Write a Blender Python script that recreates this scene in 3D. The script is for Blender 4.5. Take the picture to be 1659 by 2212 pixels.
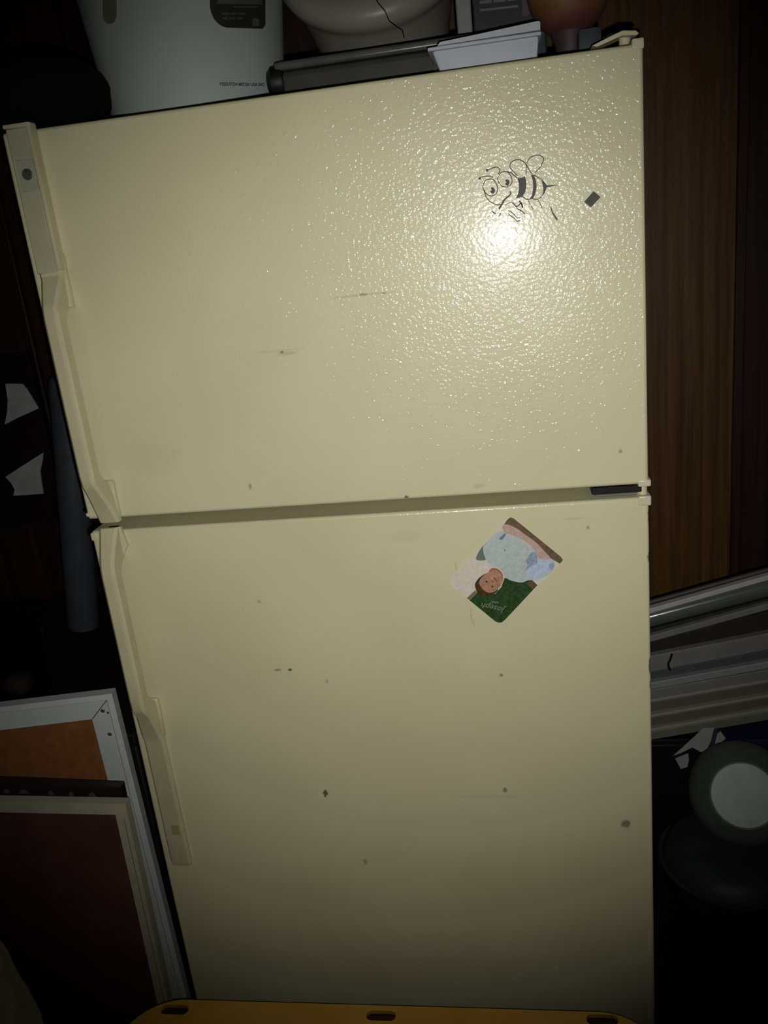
import bpy, bmesh, math, random
from mathutils import Vector, Matrix, noise
random.seed(4)
for o in list(bpy.data.objects): bpy.data.objects.remove(o, do_unlink=True)
sc = bpy.context.scene
COL = sc.collection

# ------------------------------------------------------------------ camera
CAM = Vector((0.58703, -1.04864, 1.50975)); FPX = 1835.567
ROWS = (Vector((0.98599315, 0.12849157, -0.10633638)),      # image right
        Vector((-0.06093269, -0.31598039, -0.94680705)),    # image down
        Vector((-0.15525694, 0.94002463, -0.30372517)))     # viewing direction
cd = bpy.data.cameras.new('camera'); cam = bpy.data.objects.new('camera', cd); COL.objects.link(cam)
r, d, f = ROWS
cam.matrix_world = Matrix(((r.x, -d.x, -f.x, CAM.x), (r.y, -d.y, -f.y, CAM.y), (r.z, -d.z, -f.z, CAM.z), (0, 0, 0, 1)))
cd.sensor_fit = 'VERTICAL'; cd.sensor_height = 24.0; cd.lens = FPX / 2212 * 24.0
cd.clip_start = 0.02
sc.camera = cam
# ------------------------------------------------------------------ world: an unlit room
w = bpy.data.worlds.new('world'); sc.world = w; w.use_nodes = True
w.node_tree.nodes['Background'].inputs[0].default_value = (0.9, 0.55, 0.5, 1)
w.node_tree.nodes['Background'].inputs[1].default_value = 0.008
# ------------------------------------------------------------------ the phone's LED flash beside the lens
ld = bpy.data.lights.new('phone_flash', 'SPOT'); flash = bpy.data.objects.new('phone_flash', ld); COL.objects.link(flash)
ld.energy = 32.5; ld.color = (1.0, 0.99, 0.955)
ld.shadow_soft_size = 0.0035; ld.spot_size = math.radians(78); ld.spot_blend = 1.0
flash.location = CAM + Vector((0.010, 0.0, -0.022))
aim = Vector((0.44, 0.0, 1.22)) - flash.location
flash.rotation_euler = aim.to_track_quat('-Z', 'Y').to_euler()
vs = sc.view_settings
vs.view_transform = 'Standard'; vs.look = 'None'; vs.gamma = 1.0; vs.use_curve_mapping = False; vs.exposure = 0.0
sc.display_settings.display_device = 'sRGB'

# ------------------------------------------------------------------ helpers
def at(u, v, y):                       # point seen at photo pixel (u, v) on the plane Y = y
    k = ROWS[0] * ((u - 829.5) / FPX) + ROWS[1] * ((v - 1106) / FPX) + ROWS[2]
    return CAM + k * ((y - CAM.y) / k.y)
def atz(u, v, z):
    k = ROWS[0] * ((u - 829.5) / FPX) + ROWS[1] * ((v - 1106) / FPX) + ROWS[2]
    return CAM + k * ((z - CAM.z) / k.z)
def lin(c): return tuple((x / 255 / 12.92) if x <= 10 else ((x / 255 + .055) / 1.055) ** 2.4 for x in c)
def P(rgb, k=1.0): return tuple(min(.92, x * k) for x in lin(rgb))
MATS = {}
def mat(name, col, rough=.6, spec=.4, metal=0, var=.12, vscale=30, bump=0, bscale=200, trans=0, alpha=1, coat=0, stretch=None):
    if name in MATS: return MATS[name]
    m = bpy.data.materials.new(name); m.use_nodes = True; MATS[name] = m
    nt = m.node_tree; b = nt.nodes['Principled BSDF']
    b.inputs['Roughness'].default_value = rough; b.inputs['Metallic'].default_value = metal
    b.inputs['Specular IOR Level'].default_value = spec
    b.inputs['Transmission Weight'].default_value = trans; b.inputs['Alpha'].default_value = alpha
    b.inputs['Coat Weight'].default_value = coat; b.inputs['Coat Roughness'].default_value = .1
    tc = nt.nodes.new('ShaderNodeTexCoord'); mp = nt.nodes.new('ShaderNodeMapping')
    nt.links.new(tc.outputs['Object'], mp.inputs[0])
    if stretch: mp.inputs['Scale'].default_value = stretch
    n = nt.nodes.new('ShaderNodeTexNoise'); n.inputs['Scale'].default_value = vscale; n.inputs['Detail'].default_value = 4
    nt.links.new(mp.outputs[0], n.inputs[0])
    r = nt.nodes.new('ShaderNodeValToRGB')
    r.color_ramp.elements[0].position = .3; r.color_ramp.elements[1].position = .7
    r.color_ramp.elements[0].color = (*[c * (1 - var) for c in col], 1)
    r.color_ramp.elements[1].color = (*[min(.95, c * (1 + var)) for c in col], 1)
    nt.links.new(n.outputs[0], r.inputs[0]); nt.links.new(r.outputs[0], b.inputs['Base Color'])
    if bump:
        n2 = nt.nodes.new('ShaderNodeTexNoise'); n2.inputs['Scale'].default_value = bscale; n2.inputs['Detail'].default_value = 2
        nt.links.new(tc.outputs['Object'], n2.inputs[0])
        bp = nt.nodes.new('ShaderNodeBump'); bp.inputs['Distance'].default_value = bump
        nt.links.new(n2.outputs[0], bp.inputs['Height']); nt.links.new(bp.outputs[0], b.inputs['Normal'])
    return m
def base_of(o):
    v = Vector((0, 0, 0))
    while o: v = v + o.location; o = o.parent
    return v
def link(name, me, m, parent=None, loc=None, smooth=False):
    """verts of me are in world coordinates; stored relative to the parent (or to loc)"""
    o = bpy.data.objects.new(name, me); COL.objects.link(o)
    if parent is not None:
        me.transform(Matrix.Translation(-base_of(parent))); o.parent = parent
    elif loc is not None:
        me.transform(Matrix.Translation(-Vector(loc))); o.location = loc
    if m: me.materials.append(m)
    if smooth:
        for p in me.polygons: p.use_smooth = True
    return o
def from_bm(bm, name):
    bmesh.ops.recalc_face_normals(bm, faces=bm.faces)
    me = bpy.data.meshes.new(name); bm.to_mesh(me); bm.free(); return me
def autosmooth(me, ang=35):
    for p in me.polygons: p.use_smooth = True
    bm = bmesh.new(); bm.from_mesh(me)
    for e in bm.edges:
        if len(e.link_faces) == 2 and e.calc_face_angle(0) > math.radians(ang): e.smooth = False
    bm.to_mesh(me); bm.free()
def flat_sides(me):
    for p in me.polygons:
        if max(abs(c) for c in p.normal) > .9995: p.use_smooth = False
def box(name, lo, hi, m, parent=None, bev=0, seg=2, loc=None, xf=None):
    bm = bmesh.new(); bmesh.ops.create_cube(bm, size=1)
    for v in bm.verts: v.co = Vector([lo[i] + (v.co[i] + .5) * (hi[i] - lo[i]) for i in range(3)])
    if bev: bmesh.ops.bevel(bm, geom=bm.edges[:], offset=bev, segments=seg, profile=.5, affect='EDGES')
    if xf: bm.transform(xf)
    me = from_bm(bm, name)
    if bev:
        autosmooth(me, 40); flat_sides(me)
    return link(name, me, m, parent, loc)
def lathe(name, prof, c, m, parent=None, seg=48, loc=None, closed=True, xf=None, sx=1, sy=1):
    bm = bmesh.new(); rings = []
    for (rad, z) in prof:
        rings.append([bm.verts.new((c[0] + sx * rad * math.cos(2 * math.pi * i / seg), c[1] + sy * rad * math.sin(2 * math.pi * i / seg), c[2] + z)) for i in range(seg)])
    for a, b in zip(rings, rings[1:]):
        for i in range(seg): bm.faces.new((a[i], a[(i + 1) % seg], b[(i + 1) % seg], b[i]))
    if closed:
        bm.faces.new(rings[0][::-1]); bm.faces.new(rings[-1])
    if xf: bm.transform(xf)
    me = from_bm(bm, name); autosmooth(me, 40)
    return link(name, me, m, parent, loc)
def prism(name, pts, off, m, parent=None, loc=None, bev=0):
    """closed polygon pts (Vectors) extruded by the vector off"""
    bm = bmesh.new(); vs_ = [bm.verts.new(p) for p in pts]; f_ = bm.faces.new(vs_)
    g = bmesh.ops.extrude_face_region(bm, geom=[f_])
    bmesh.ops.translate(bm, verts=[v for v in g['geom'] if isinstance(v, bmesh.types.BMVert)], vec=off)
    big = [x for x in bm.faces if len(x.verts) > 4]
    bmesh.ops.triangulate(bm, faces=big)
    me = from_bm(bm, name)
    return link(name, me, m, parent, loc)
def smooth_line(pts, n=5):
    out = []
    for i in range(len(pts) - 1):
        p0 = pts[max(i - 1, 0)]; p1 = pts[i]; p2 = pts[i + 1]; p3 = pts[min(i + 2, len(pts) - 1)]
        for k in range(n):
            t = k / n
            out.append(.5 * ((2 * p1) + (p2 - p0) * t + (2 * p0 - 5 * p1 + 4 * p2 - p3) * t * t + (3 * p1 - p0 - 3 * p2 + p3) * t ** 3))
    out.append(pts[-1]); return out
def ribbons(name, lines, y, th, m, parent):
    """thin raised strips on a plane facing -Y; lines = [(points, width0, width1)]"""
    bm = bmesh.new()
    for pts, w0, w1 in lines:
        n = len(pts); L = []; R = []
        for i, p in enumerate(pts):
            t = (pts[min(i + 1, n - 1)] - pts[max(i - 1, 0)]); t.y = 0
            if t.length < 1e-9: t = Vector((1, 0, 0))
            t.normalize(); nn = Vector((-t.z, 0, t.x)); wd = (w0 + (w1 - w0) * i / (n - 1)) / 2
            L.append(p + nn * wd); R.append(p - nn * wd)
        top = [(bm.verts.new((a.x, y - th, a.z)), bm.verts.new((b.x, y - th, b.z))) for a, b in zip(L, R)]
        bot = [(bm.verts.new((a.x, y, a.z)), bm.verts.new((b.x, y, b.z))) for a, b in zip(L, R)]
        for i in range(n - 1):
            bm.faces.new((top[i][0], top[i][1], top[i + 1][1], top[i + 1][0]))
            bm.faces.new((top[i][0], top[i + 1][0], bot[i + 1][0], bot[i][0]))
            bm.faces.new((top[i][1], bot[i][1], bot[i + 1][1], top[i + 1][1]))
    return link(name, from_bm(bm, name), m, parent)
def tube(name, pts, rad, m, parent=None, seg=10, loc=None):
    bm = bmesh.new(); rings = []
    for i, p in enumerate(pts):
        t = (pts[min(i + 1, len(pts) - 1)] - pts[max(i - 1, 0)]).normalized()
        a = t.cross(Vector((0, 0, 1)))
        if a.length < .05: a = t.cross(Vector((0, 1, 0)))
        a.normalize(); b = t.cross(a)
        rings.append([bm.verts.new(p + rad * (math.cos(2 * math.pi * k / seg) * a + math.sin(2 * math.pi * k / seg) * b)) for k in range(seg)])
    for A, B in zip(rings, rings[1:]):
        for k in range(seg): bm.faces.new((A[k], A[(k + 1) % seg], B[(k + 1) % seg], B[k]))
    bm.faces.new(rings[0]); bm.faces.new(rings[-1][::-1])
    me = from_bm(bm, name); autosmooth(me, 50)
    return link(name, me, m, parent, loc)
def text_mesh(body, size, shear=0, off=0):
    cu = bpy.data.curves.new('lettering', 'FONT'); cu.body = body; cu.size = size; cu.align_x = 'CENTER'; cu.align_y = 'CENTER'; cu.shear = shear; cu.offset = off
    o = bpy.data.objects.new('lettering', cu); COL.objects.link(o)
    dg = bpy.context.evaluated_depsgraph_get(); me = bpy.data.meshes.new_from_object(o.evaluated_get(dg))
    bpy.data.objects.remove(o, do_unlink=True); me.materials.clear(); return me
def thing(name, loc, label, cat, group=None):
    o = bpy.data.objects.new(name, None); COL.objects.link(o); o.location = loc; o.empty_display_size = .05
    return tag(o, label, cat, group)
def tag(o, label, cat, group=None):
    o['label'] = label; o['category'] = cat
    if group: o['group'] = group
    return o
def struct(o): o['kind'] = 'structure'; return o

# ------------------------------------------------------------------ materials for the setting
def wood(name, c0, c1, rough=.5, sc_=1.0):
    m = bpy.data.materials.new(name); m.use_nodes = True; nt = m.node_tree; b = nt.nodes['Principled BSDF']
    b.inputs['Roughness'].default_value = rough; b.inputs['Specular IOR Level'].default_value = .25
    tc = nt.nodes.new('ShaderNodeTexCoord'); mp = nt.nodes.new('ShaderNodeMapping')
    mp.inputs['Scale'].default_value = (55 * sc_, 55 * sc_, 1.6 * sc_)
    n = nt.nodes.new('ShaderNodeTexNoise'); n.inputs['Scale'].default_value = 1; n.inputs['Detail'].default_value = 6; n.inputs['Distortion'].default_value = .6
    mp2 = nt.nodes.new('ShaderNodeMapping'); mp2.inputs['Scale'].default_value = (260 * sc_, 260 * sc_, 9 * sc_)
    n2 = nt.nodes.new('ShaderNodeTexNoise'); n2.inputs['Scale'].default_value = 1; n2.inputs['Detail'].default_value = 3
    ad = nt.nodes.new('ShaderNodeMath'); ad.operation = 'MULTIPLY_ADD'; ad.inputs[1].default_value = .35
    r = nt.nodes.new('ShaderNodeValToRGB'); r.color_ramp.elements[0].position = .5; r.color_ramp.elements[1].position = .85
    r.color_ramp.elements[0].color = (*c0, 1); r.color_ramp.elements[1].color = (*c1, 1)
    L = nt.links.new
    L(tc.outputs['Object'], mp.inputs[0]); L(tc.outputs['Object'], mp2.inputs[0]); L(mp.outputs[0], n.inputs[0]); L(mp2.outputs[0], n2.inputs[0])
    L(n2.outputs[0], ad.inputs[0]); L(n.outputs[0], ad.inputs[2]); L(ad.outputs[0], r.inputs[0]); L(r.outputs[0], b.inputs['Base Color'])
    bp = nt.nodes.new('ShaderNodeBump'); bp.inputs['Distance'].default_value = .0006; bp.inputs['Strength'].default_value = .5
    L(ad.outputs[0], bp.inputs['Height']); L(bp.outputs[0], b.inputs['Normal'])
    return m
M_panel = wood('wood_veneer', (.058, .026, .006), (.138, .066, .017))
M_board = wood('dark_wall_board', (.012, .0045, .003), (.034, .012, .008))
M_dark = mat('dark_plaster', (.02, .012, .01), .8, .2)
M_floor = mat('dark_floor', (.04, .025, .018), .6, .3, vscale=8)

# ------------------------------------------------------------------ the room
YB = .84
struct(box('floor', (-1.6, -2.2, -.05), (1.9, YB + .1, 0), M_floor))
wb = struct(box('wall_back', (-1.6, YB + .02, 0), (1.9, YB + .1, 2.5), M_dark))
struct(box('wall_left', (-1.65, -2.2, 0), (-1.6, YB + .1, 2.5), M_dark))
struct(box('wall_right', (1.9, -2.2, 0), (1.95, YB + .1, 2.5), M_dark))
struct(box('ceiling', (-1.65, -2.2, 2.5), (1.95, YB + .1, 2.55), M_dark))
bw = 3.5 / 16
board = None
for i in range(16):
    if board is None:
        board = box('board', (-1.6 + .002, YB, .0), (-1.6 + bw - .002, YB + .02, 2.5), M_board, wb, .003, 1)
    else:
        b2 = board.copy(); COL.objects.link(b2); b2.parent = wb; b2.location.x = board.location.x + i * bw
# wood-grain sheet standing against the back wall
wp = thing('wood_sheet', (.7, YB - .02, 0), 'brown wood-grain sheet standing behind the refrigerator on its right side', 'panel')
box('sheet', (.32, YB - .022, 0), (1.052, YB - .004, 2.35), M_panel, wp, .002, 1)
box('edge_strip', (1.052, YB - .026, 0), (1.072, YB - .002, 2.35), wood('dark_edging', (.02, .008, .005), (.04, .016, .01)), wp, .002, 1)

# ------------------------------------------------------------------ refrigerator
ZT = 1.68; W = .75
H1 = .494; GAP = .0172
Z1 = ZT - H1; Z2 = Z1 - GAP; Z0 = .11
FB = Vector((.375, .36, 0))
fr = thing('refrigerator', FB, 'cream two-door refrigerator with the freezer on top and textured doors', 'refrigerator')
def door_mat():
    m = bpy.data.materials.new('cream_textured_enamel'); m.use_nodes = True; nt = m.node_tree; b = nt.nodes['Principled BSDF']; L = nt.links.new
    tc = nt.nodes.new('ShaderNodeTexCoord')
    n = nt.nodes.new('ShaderNodeTexNoise'); n.inputs['Scale'].default_value = 6; n.inputs['Detail'].default_value = 5
    L(tc.outputs['Object'], n.inputs[0])
    r = nt.nodes.new('ShaderNodeValToRGB'); r.color_ramp.elements[0].position = .3; r.color_ramp.elements[1].position = .72
    r.color_ramp.elements[0].color = (.625, .583, .362, 1); r.color_ramp.elements[1].color = (.680, .637, .415, 1)
    L(n.outputs[0], r.inputs[0]); cur = r.outputs[0]
    # dirt marks, dents and chipped paint with shapes of their own: (u, v, half width, half height in photo px, strength, colour)
    rust = (.10, .055, .03); dk = (.05, .045, .03); ch = (.035, .02, .015)
    sp = [(775, 638, 66, 3, .20, rust), (784, 636, 12, 3, .45, dk), (830, 633, 8, 2, .35, dk), (620, 763, 24, 5, .18, rust), (609, 761, 5, 3.5, .6, dk), (600, 758, 55, 3, .10, rust),
          (703, 1714, 6, 8, .85, dk), (1091, 1707, 5, 6, .6, dk), (1352, 1780, 12, 9, .75, (.13, .12, .085)), (1083, 1458, 4, 4, .6, rust), (600, 1447, 8, 3, .5, dk),
          (626, 1447, 5, 3, .9, dk), (706, 1471, 3, 5, .35, rust), (789, 1861, 5, 6, .4, rust), (540, 1052, 4, 7, .45, rust), (1340, 975, 4, 5, .5, rust), (1403, 1115, 4, 16, .8, ch),
          (1402, 1205, 4, 12, .7, ch), (1405, 1440, 4, 20, .8, ch), (1407, 1480, 4, 10, .8, ch), (520, 1105, 6, 5, .5, rust), (878, 1074, 5, 4, .75, ch), (917, 1077, 4, 3, .7, ch), (985, 1225, 2, 12, .2, rust),
          (1018, 1330, 2, 16, .2, rust), (1023, 1345, 2, 10, .15, rust), (1240, 1120, 30, 3, .12, rust), (875, 1160, 40, 14, .06, rust), (330, 990, 60, 40, .05, rust), (1270, 1140, 4, 5, .4, rust), (1035, 1050, 12, 6, .18, rust), (1060, 1720, 80, 5, .08, rust), (560, 1300, 4, 4, .35, rust)]
    wn = nt.nodes.new('ShaderNodeTexNoise'); wn.inputs['Scale'].default_value = 320; wn.inputs['Detail'].default_value = 3
    L(tc.outputs['Object'], wn.inputs[0])
    for (u, v, hu, hv, s, c) in sp:
        p = at(u, v, 0) - FB; a = at(u + hu, v, 0) - FB; q = at(u, v + hv, 0) - FB
        mp = nt.nodes.new('ShaderNodeMapping'); mp.vector_type = 'TEXTURE'
        mp.inputs['Location'].default_value = (p.x, 0, p.z)
        mp.inputs['Scale'].default_value = (max((a - p).length, .001), 100, max((q - p).length, .001))
        L(tc.outputs['Object'], mp.inputs[0])
        ln = nt.nodes.new('ShaderNodeVectorMath'); ln.operation = 'LENGTH'; L(mp.outputs[0], ln.inputs[0])
        ad = nt.nodes.new('ShaderNodeMath'); ad.operation = 'MULTIPLY_ADD'; ad.inputs[1].default_value = 1.5
        L(wn.outputs[0], ad.inputs[0]); L(ln.outputs['Value'], ad.inputs[2])
        mr = nt.nodes.new('ShaderNodeMapRange'); mr.interpolation_type = 'SMOOTHSTEP'
        mr.inputs['From Min'].default_value = 1.25; mr.inputs['From Max'].default_value = 1.95; mr.inputs['To Min'].default_value = s; mr.inputs['To Max'].default_value = 0
        L(ad.outputs[0], mr.inputs['Value'])
        mx = nt.nodes.new('ShaderNodeMix'); mx.data_type = 'RGBA'; mx.inputs['B'].default_value = (*c, 1)
        L(mr.outputs[0], mx.inputs['Factor']); L(cur, mx.inputs['A']); cur = mx.outputs['Result']
    L(cur, b.inputs['Base Color'])
    b.inputs['Roughness'].default_value = .42; b.inputs['Specular IOR Level'].default_value = .33
    b.inputs['Coat Weight'].default_value = .24; b.inputs['Coat Roughness'].default_value = .11
    n1 = nt.nodes.new('ShaderNodeTexNoise'); n1.inputs['Scale'].default_value = 230; n1.inputs['Detail'].default_value = 1.5; n1.inputs['Roughness'].default_value = .5
    L(tc.outputs['Object'], n1.inputs[0])
    bp = nt.nodes.new('ShaderNodeBump'); bp.inputs['Distance'].default_value = .00112; bp.inputs['Strength'].default_value = 1
    L(n1.outputs[0], bp.inputs['Height']); L(bp.outputs[0], b.inputs['Coat Normal'])
    bp2 = nt.nodes.new('ShaderNodeBump'); bp2.inputs['Distance'].default_value = .00015; bp2.inputs['Strength'].default_value = 1
    L(n1.outputs[0], bp2.inputs['Height']); L(bp2.outputs[0], b.inputs['Normal'])
    gb = nt.nodes.new('ShaderNodeBsdfGlossy'); gb.inputs['Roughness'].default_value = .165; L(bp2.outputs[0], gb.inputs['Normal'])
    ms = nt.nodes.new('ShaderNodeMixShader'); ms.inputs[0].default_value = .0062
    L(b.outputs[0], ms.inputs[1]); L(gb.outputs[0], ms.inputs[2]); L(ms.outputs[0], nt.nodes['Material Output'].inputs['Surface'])
    return m
M_door = door_mat()
M_cream = mat('cream_plastic', (.66, .595, .40), .38, .4, var=.05, vscale=12)
M_cream2 = mat('aged_cream_plastic', (.58, .535, .335), .32, .45, var=.07, vscale=18)
M_gasket = mat('grey_gasket', (.22, .2, .15), .7)
M_black = mat('black_plastic', (.007, .0065, .0065), .5, .3)
def door(name, z0, z1):
    bm = bmesh.new(); bmesh.ops.create_cube(bm, size=1)
    lo = (0, 0, z0); hi = (W, .062, z1)
    for v in bm.verts: v.co = Vector([lo[i] + (v.co[i] + .5) * (hi[i] - lo[i]) for i in range(3)])
    bmesh.ops.bevel(bm, geom=[e for e in bm.edges if any(v.co.y < .001 for v in e.verts)], offset=.004, segments=3, profile=.5, affect='EDGES')
    me = from_bm(bm, name); autosmooth(me, 40); flat_sides(me)
    return link(name, me, M_door, fr)
door('freezer_door', Z1, ZT)
door('lower_door', Z0, Z2)
box('body', (.004, .075, .03), (W - .004, .70, ZT - .006), M_cream, fr, .004, 2)
box('gasket', (.012, .060, Z1 + .01), (W - .012, .076, ZT - .012), M_gasket, fr)
box('gasket', (.012, .060, Z0 + .01), (W - .012, .076, Z2 - .01), M_gasket, fr)
box('toe_grille', (.02, .05, .02), (W - .02, .075, Z0 - .01), M_black, fr, .003, 1)
for x in (.05, W - .05):
    for y in (.14, .62):
        lathe('foot', [(.018, 0), (.018, .012), (.012, .014), (.012, .032)], (x, y, 0), M_black, fr, 16)
# handles
def handle(name, stations, m):
    """stations: (z, x0, x1, y_front, y_back)"""
    bm = bmesh.new(); rings = []
    for (z, x0, x1, yf, yb) in stations:
        c = min(.004, (x1 - x0) * .2, abs(yb - yf) * .45)
        rings.append([bm.verts.new(p) for p in ((x0, yb, z), (x0, yf + c, z), (x0 + c, yf, z), (x1 - c, yf, z), (x1, yf + c, z), (x1, yb, z))])
    for a, b in zip(rings, rings[1:]):
        for i in range(6): bm.faces.new((a[i], a[(i + 1) % 6], b[(i + 1) % 6], b[i]))
    bm.faces.new(rings[0]); bm.faces.new(rings[-1][::-1])
    me = from_bm(bm, name); autosmooth(me, 25)
    return link(name, me, m, fr)
zt = lambda u, v, y: at(u, v, y).z
za, zb, zc, ze = ZT + .004, zt(75, 590, -.01), zt(85, 668, -.04), zt(190, 1062, -.04)
zf = zt(240, 1129, -.01)
X0, X1 = .0125, .044; G0, G1 = .0225, .0435
up = handle('freezer_handle', [(za, X0, X1, -.012, .0), (zb + .012, X0, X1, -.0105, .0), (zb - .006, X0 + .001, X1, -.0115, .0), (zb - .011, X0 + .003, X1, -.015, .0),
     (zc + .006, G0 - .001, G1, -.036, .0), (zc, G0, G1 - .001, -.040, .0), (zc - .006, G0, G1, -.041, -.012), (zc - .018, G0, G1, -.042, -.022),
     (ze + .02, G0, G1, -.042, -.022), (ze + .006, G0, G1, -.040, -.012), (ze, G0, G1 + .001, -.037, .0), (ze - .02, G0 - .001, X1 + .004, -.026, .0), (zf, .020, X1 + .006, -.010, .0)], M_cream2)
M_plate = mat('darker_plate', (.47, .455, .30), .4, .35, var=.06)
box('darker_plate', (X0 + .001, -.0128, zb - .002), (X1 - .004, -.0095, za - .003), M_plate, up, .0008, 1)  # thin sheet over the flat plate, darker and greener than the handle
# flange behind the bend, thin lips along the plate
box('flange', (.030, -.006, zc - .004), (.0485, .001, zb + .02), M_cream2, up, .002, 1)
box('lip', (X1 - .002, -.0165, zb), (X1 + .003, .0, za), M_cream2, up, .0015, 2)
box('top_cap', (X0, -.0165, za - .003), (X1 + .003, .0, za + .002), M_cream2, up, .0015, 2)
box('flange', (.03, -.006, zf + .004), (.051, .001, ze + .004), M_cream2, up, .002, 1)
ribbons('groove_strip', [([Vector((G1 - .0035, 0, zc - .01)), Vector((G1 - .0035, 0, ze + .01))], .002, .002)], -.0415, .0012, M_cream, up)
lz1, lz2, lz3, lz4 = zt(245, 1141, -.01), zt(211, 1228, -.04), zt(312, 1545, -.04), zt(400, 1874, -.01)
lz35 = zt(330, 1597, -.012)
lo_h = handle('lower_handle', [(lz1, .0175, .045, -.010, .0), (lz2 + .022, .021, .044, -.028, .0), (lz2 + .004, G0, G1, -.039, .0), (lz2 - .004, G0, G1, -.041, -.012), (lz2 - .016, G0, G1, -.042, -.022),
     (lz3 + .024, G0, G1, -.042, -.022), (lz3 + .008, G0, G1, -.041, -.012), (lz3, G0, G1 + .001, -.038, .0), (lz3 - .012, X0 + .008, X1 + .001, -.029, .0), (lz35 + .004, X0 + .002, X1 + .002, -.014, .0), (lz35 - .008, X0 + .001, X1 + .002, -.0085, .0),
     (lz4 + .01, X0 + .001, X1 + .003, -.0085, .0), (lz4, X0 + .002, X1 + .002, -.006, .0)], M_cream2)
box('flange', (.030, -.006, lz35), (.0485, .001, lz3 + .006), M_cream2, lo_h, .002, 1)
prism('flange', [Vector((.03, -.005, lz1)), Vector((.0475, -.005, lz1)), Vector((.0525, -.005, lz2 + .018)), Vector((.04, -.005, lz2))], Vector((0, .005, 0)), M_cream2, lo_h)
ribbons('groove_strip', [([Vector((G1 - .0035, 0, lz2 - .008)), Vector((G1 - .0035, 0, lz3 + .01))], .002, .002)], -.0415, .0012, M_cream, lo_h)
pst = at(379, 1793, -.0086)
box('residue_patch', (pst.x - .006, -.0092, pst.z - .009), (pst.x + .006, -.0084, pst.z + .009), mat('yellow_residue', (.34, .31, .10), .6), lo_h)
# maker's badge on the upper handle
bc = at(61, 377, -.0115)
M_badge = mat('grey_green_badge', (.40, .42, .30), .35, .5, var=.05)
M_badge_d = mat('badge_dark', (.045, .05, .035), .4); M_badge_l = mat('badge_line', (.17, .18, .13), .4)
bp_ = box('badge_plate', (bc.x - .0105, -.0136, bc.z - .019), (bc.x + .0105, -.0115, bc.z + .017), M_badge, up, .0006, 1)
lathe('badge', [(.0066, 0), (.0066, .0006), (.006, .001)], (0, 0, 0), M_badge_d, up, 32,
      xf=Matrix.Translation((bc.x, -.0135, bc.z)) @ Matrix.Rotation(math.radians(90), 4, 'X'))
def arc(cx, cz, rx, rz, a0, a1, n=14):
    return [Vector((cx + rx * math.cos(math.radians(a0 + (a1 - a0) * i / n)), 0, cz + rz * math.sin(math.radians(a0 + (a1 - a0) * i / n)))) for i in range(n + 1)]
q = .0066
lg = [arc(bc.x, bc.z, q * .82, q * .82, 0, 360, 30),
      arc(bc.x - q * .28, bc.z + q * .05, q * .26, q * .38, 60, 330), [Vector((bc.x - q * .28, 0, bc.z)), Vector((bc.x - q * .02, 0, bc.z - q * .02)), Vector((bc.x - q * .08, 0, bc.z - q * .5))],
      arc(bc.x + q * .3, bc.z + q * .2, q * .22, q * .2, 40, 300), arc(bc.x + q * .28, bc.z - q * .22, q * .26, q * .24, 90, 330)]
ribbons('monogram', [(l, .0005, .0005) for l in lg], -.0145, .0002, M_badge_l, up)
# hinges
hc = lambda u, v, y=.035: at(u, v, y)
hp = [hc(1279, 99), hc(1300, 88), hc(1330, 73), hc(1345, 66), hc(1374, 66), hc(1380, 72), hc(1374, 76), hc(1345, 76), hc(1332, 82), hc(1303, 95), hc(1290, 101)]
hin = prism('hinge_cover', hp, Vector((0, .028, 0)), M_cream, fr)
hq = hc(1351, 85, .05)
lathe('hinge_post', [(.0065, -.02), (.0065, .008), (.008, .009), (.008, .011)], (hq.x, .055, ZT + .008), M_cream, hin, 20)
box('end_cap', (W - .012, -.001, ZT - .006), (W + .001, .03, ZT + .005), M_cream, fr, .002, 2)
a = at(1278, 1058, .004); b = at(1386, 1052, .004)
box('hinge_recess', (a.x, .0025, Z1 - .0105), (b.x, .058, Z1 - .001), M_black, fr, .001, 1)
box('hinge_plate', (a.x + .004, .010, Z2 + .001), (W + .001, .07, Z2 + .0045), mat('hinge_metal', (.3, .29, .24), .35, .5, .6), fr, .001, 1)
lathe('hinge_pin', [(.006, -.006), (.006, .022)], (W - .006, .012, Z2), M_cream, fr, 16)
box('corner_cap', (W - .013, -.0012, Z1 - .003), (W + .003, .03, Z1 + .006), M_cream, fr, .002, 2)
box('corner_cap', (W - .013, -.0012, Z2 - .011), (W + .003, .03, Z2 + .002), M_cream, fr, .002, 2)
for k, (u, v) in enumerate(((188, 1120), (200, 1157))):
    c = at(u, v, .0); box('corner_cap', (-.001, -.0012, c.z - .006 + (.008 if k == 0 else -.002)), (.009, .03, c.z + .004 + (.004 if k == 0 else -.0)), M_cream, fr, .002, 2)

# ------------------------------------------------------------------ bee drawing on the freezer door
bee = thing('bee_sticker', at(1115, 410, -.0002), 'black line drawing of a smiling bee stuck on the freezer door', 'sticker')
M_ink = mat('bee_ink', (.05, .048, .043), .5, .25)
BS = lambda x, y: at(1010 + x / 7.9, 330 + y / 7.9, 0)
def BL(*pts, w=.0009, w1=None, sm=True):
    w *= 1.1; w1 = w1 * 1.1 if w1 else None
    p = [BS(*q) for q in pts]
    if sm and len(p) > 2: p = smooth_line(p, 5)
    return (p, w, w if w1 is None else w1)
body_lines = [BL((290, 640), (310, 740), (370, 820), (440, 865), (520, 890), (560, 880)), BL((680, 320), (740, 340), (800, 390), (850, 430), w=.0011),
    BL((1130, 375), (1200, 420), (1250, 440)), BL((940, 750), (1000, 790), (1050, 800)), BL((1110, 790), (1200, 790), (1260, 750)),
    BL((410, 990), (480, 1045), w=.0012), BL((565, 1030), (530, 1100), w=.001, w1=.0006), BL((1030, 810), (1070, 880), (1120, 960), w=.0007), BL((1200, 800), (1235, 870), (1275, 960), w=.0007)]
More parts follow.
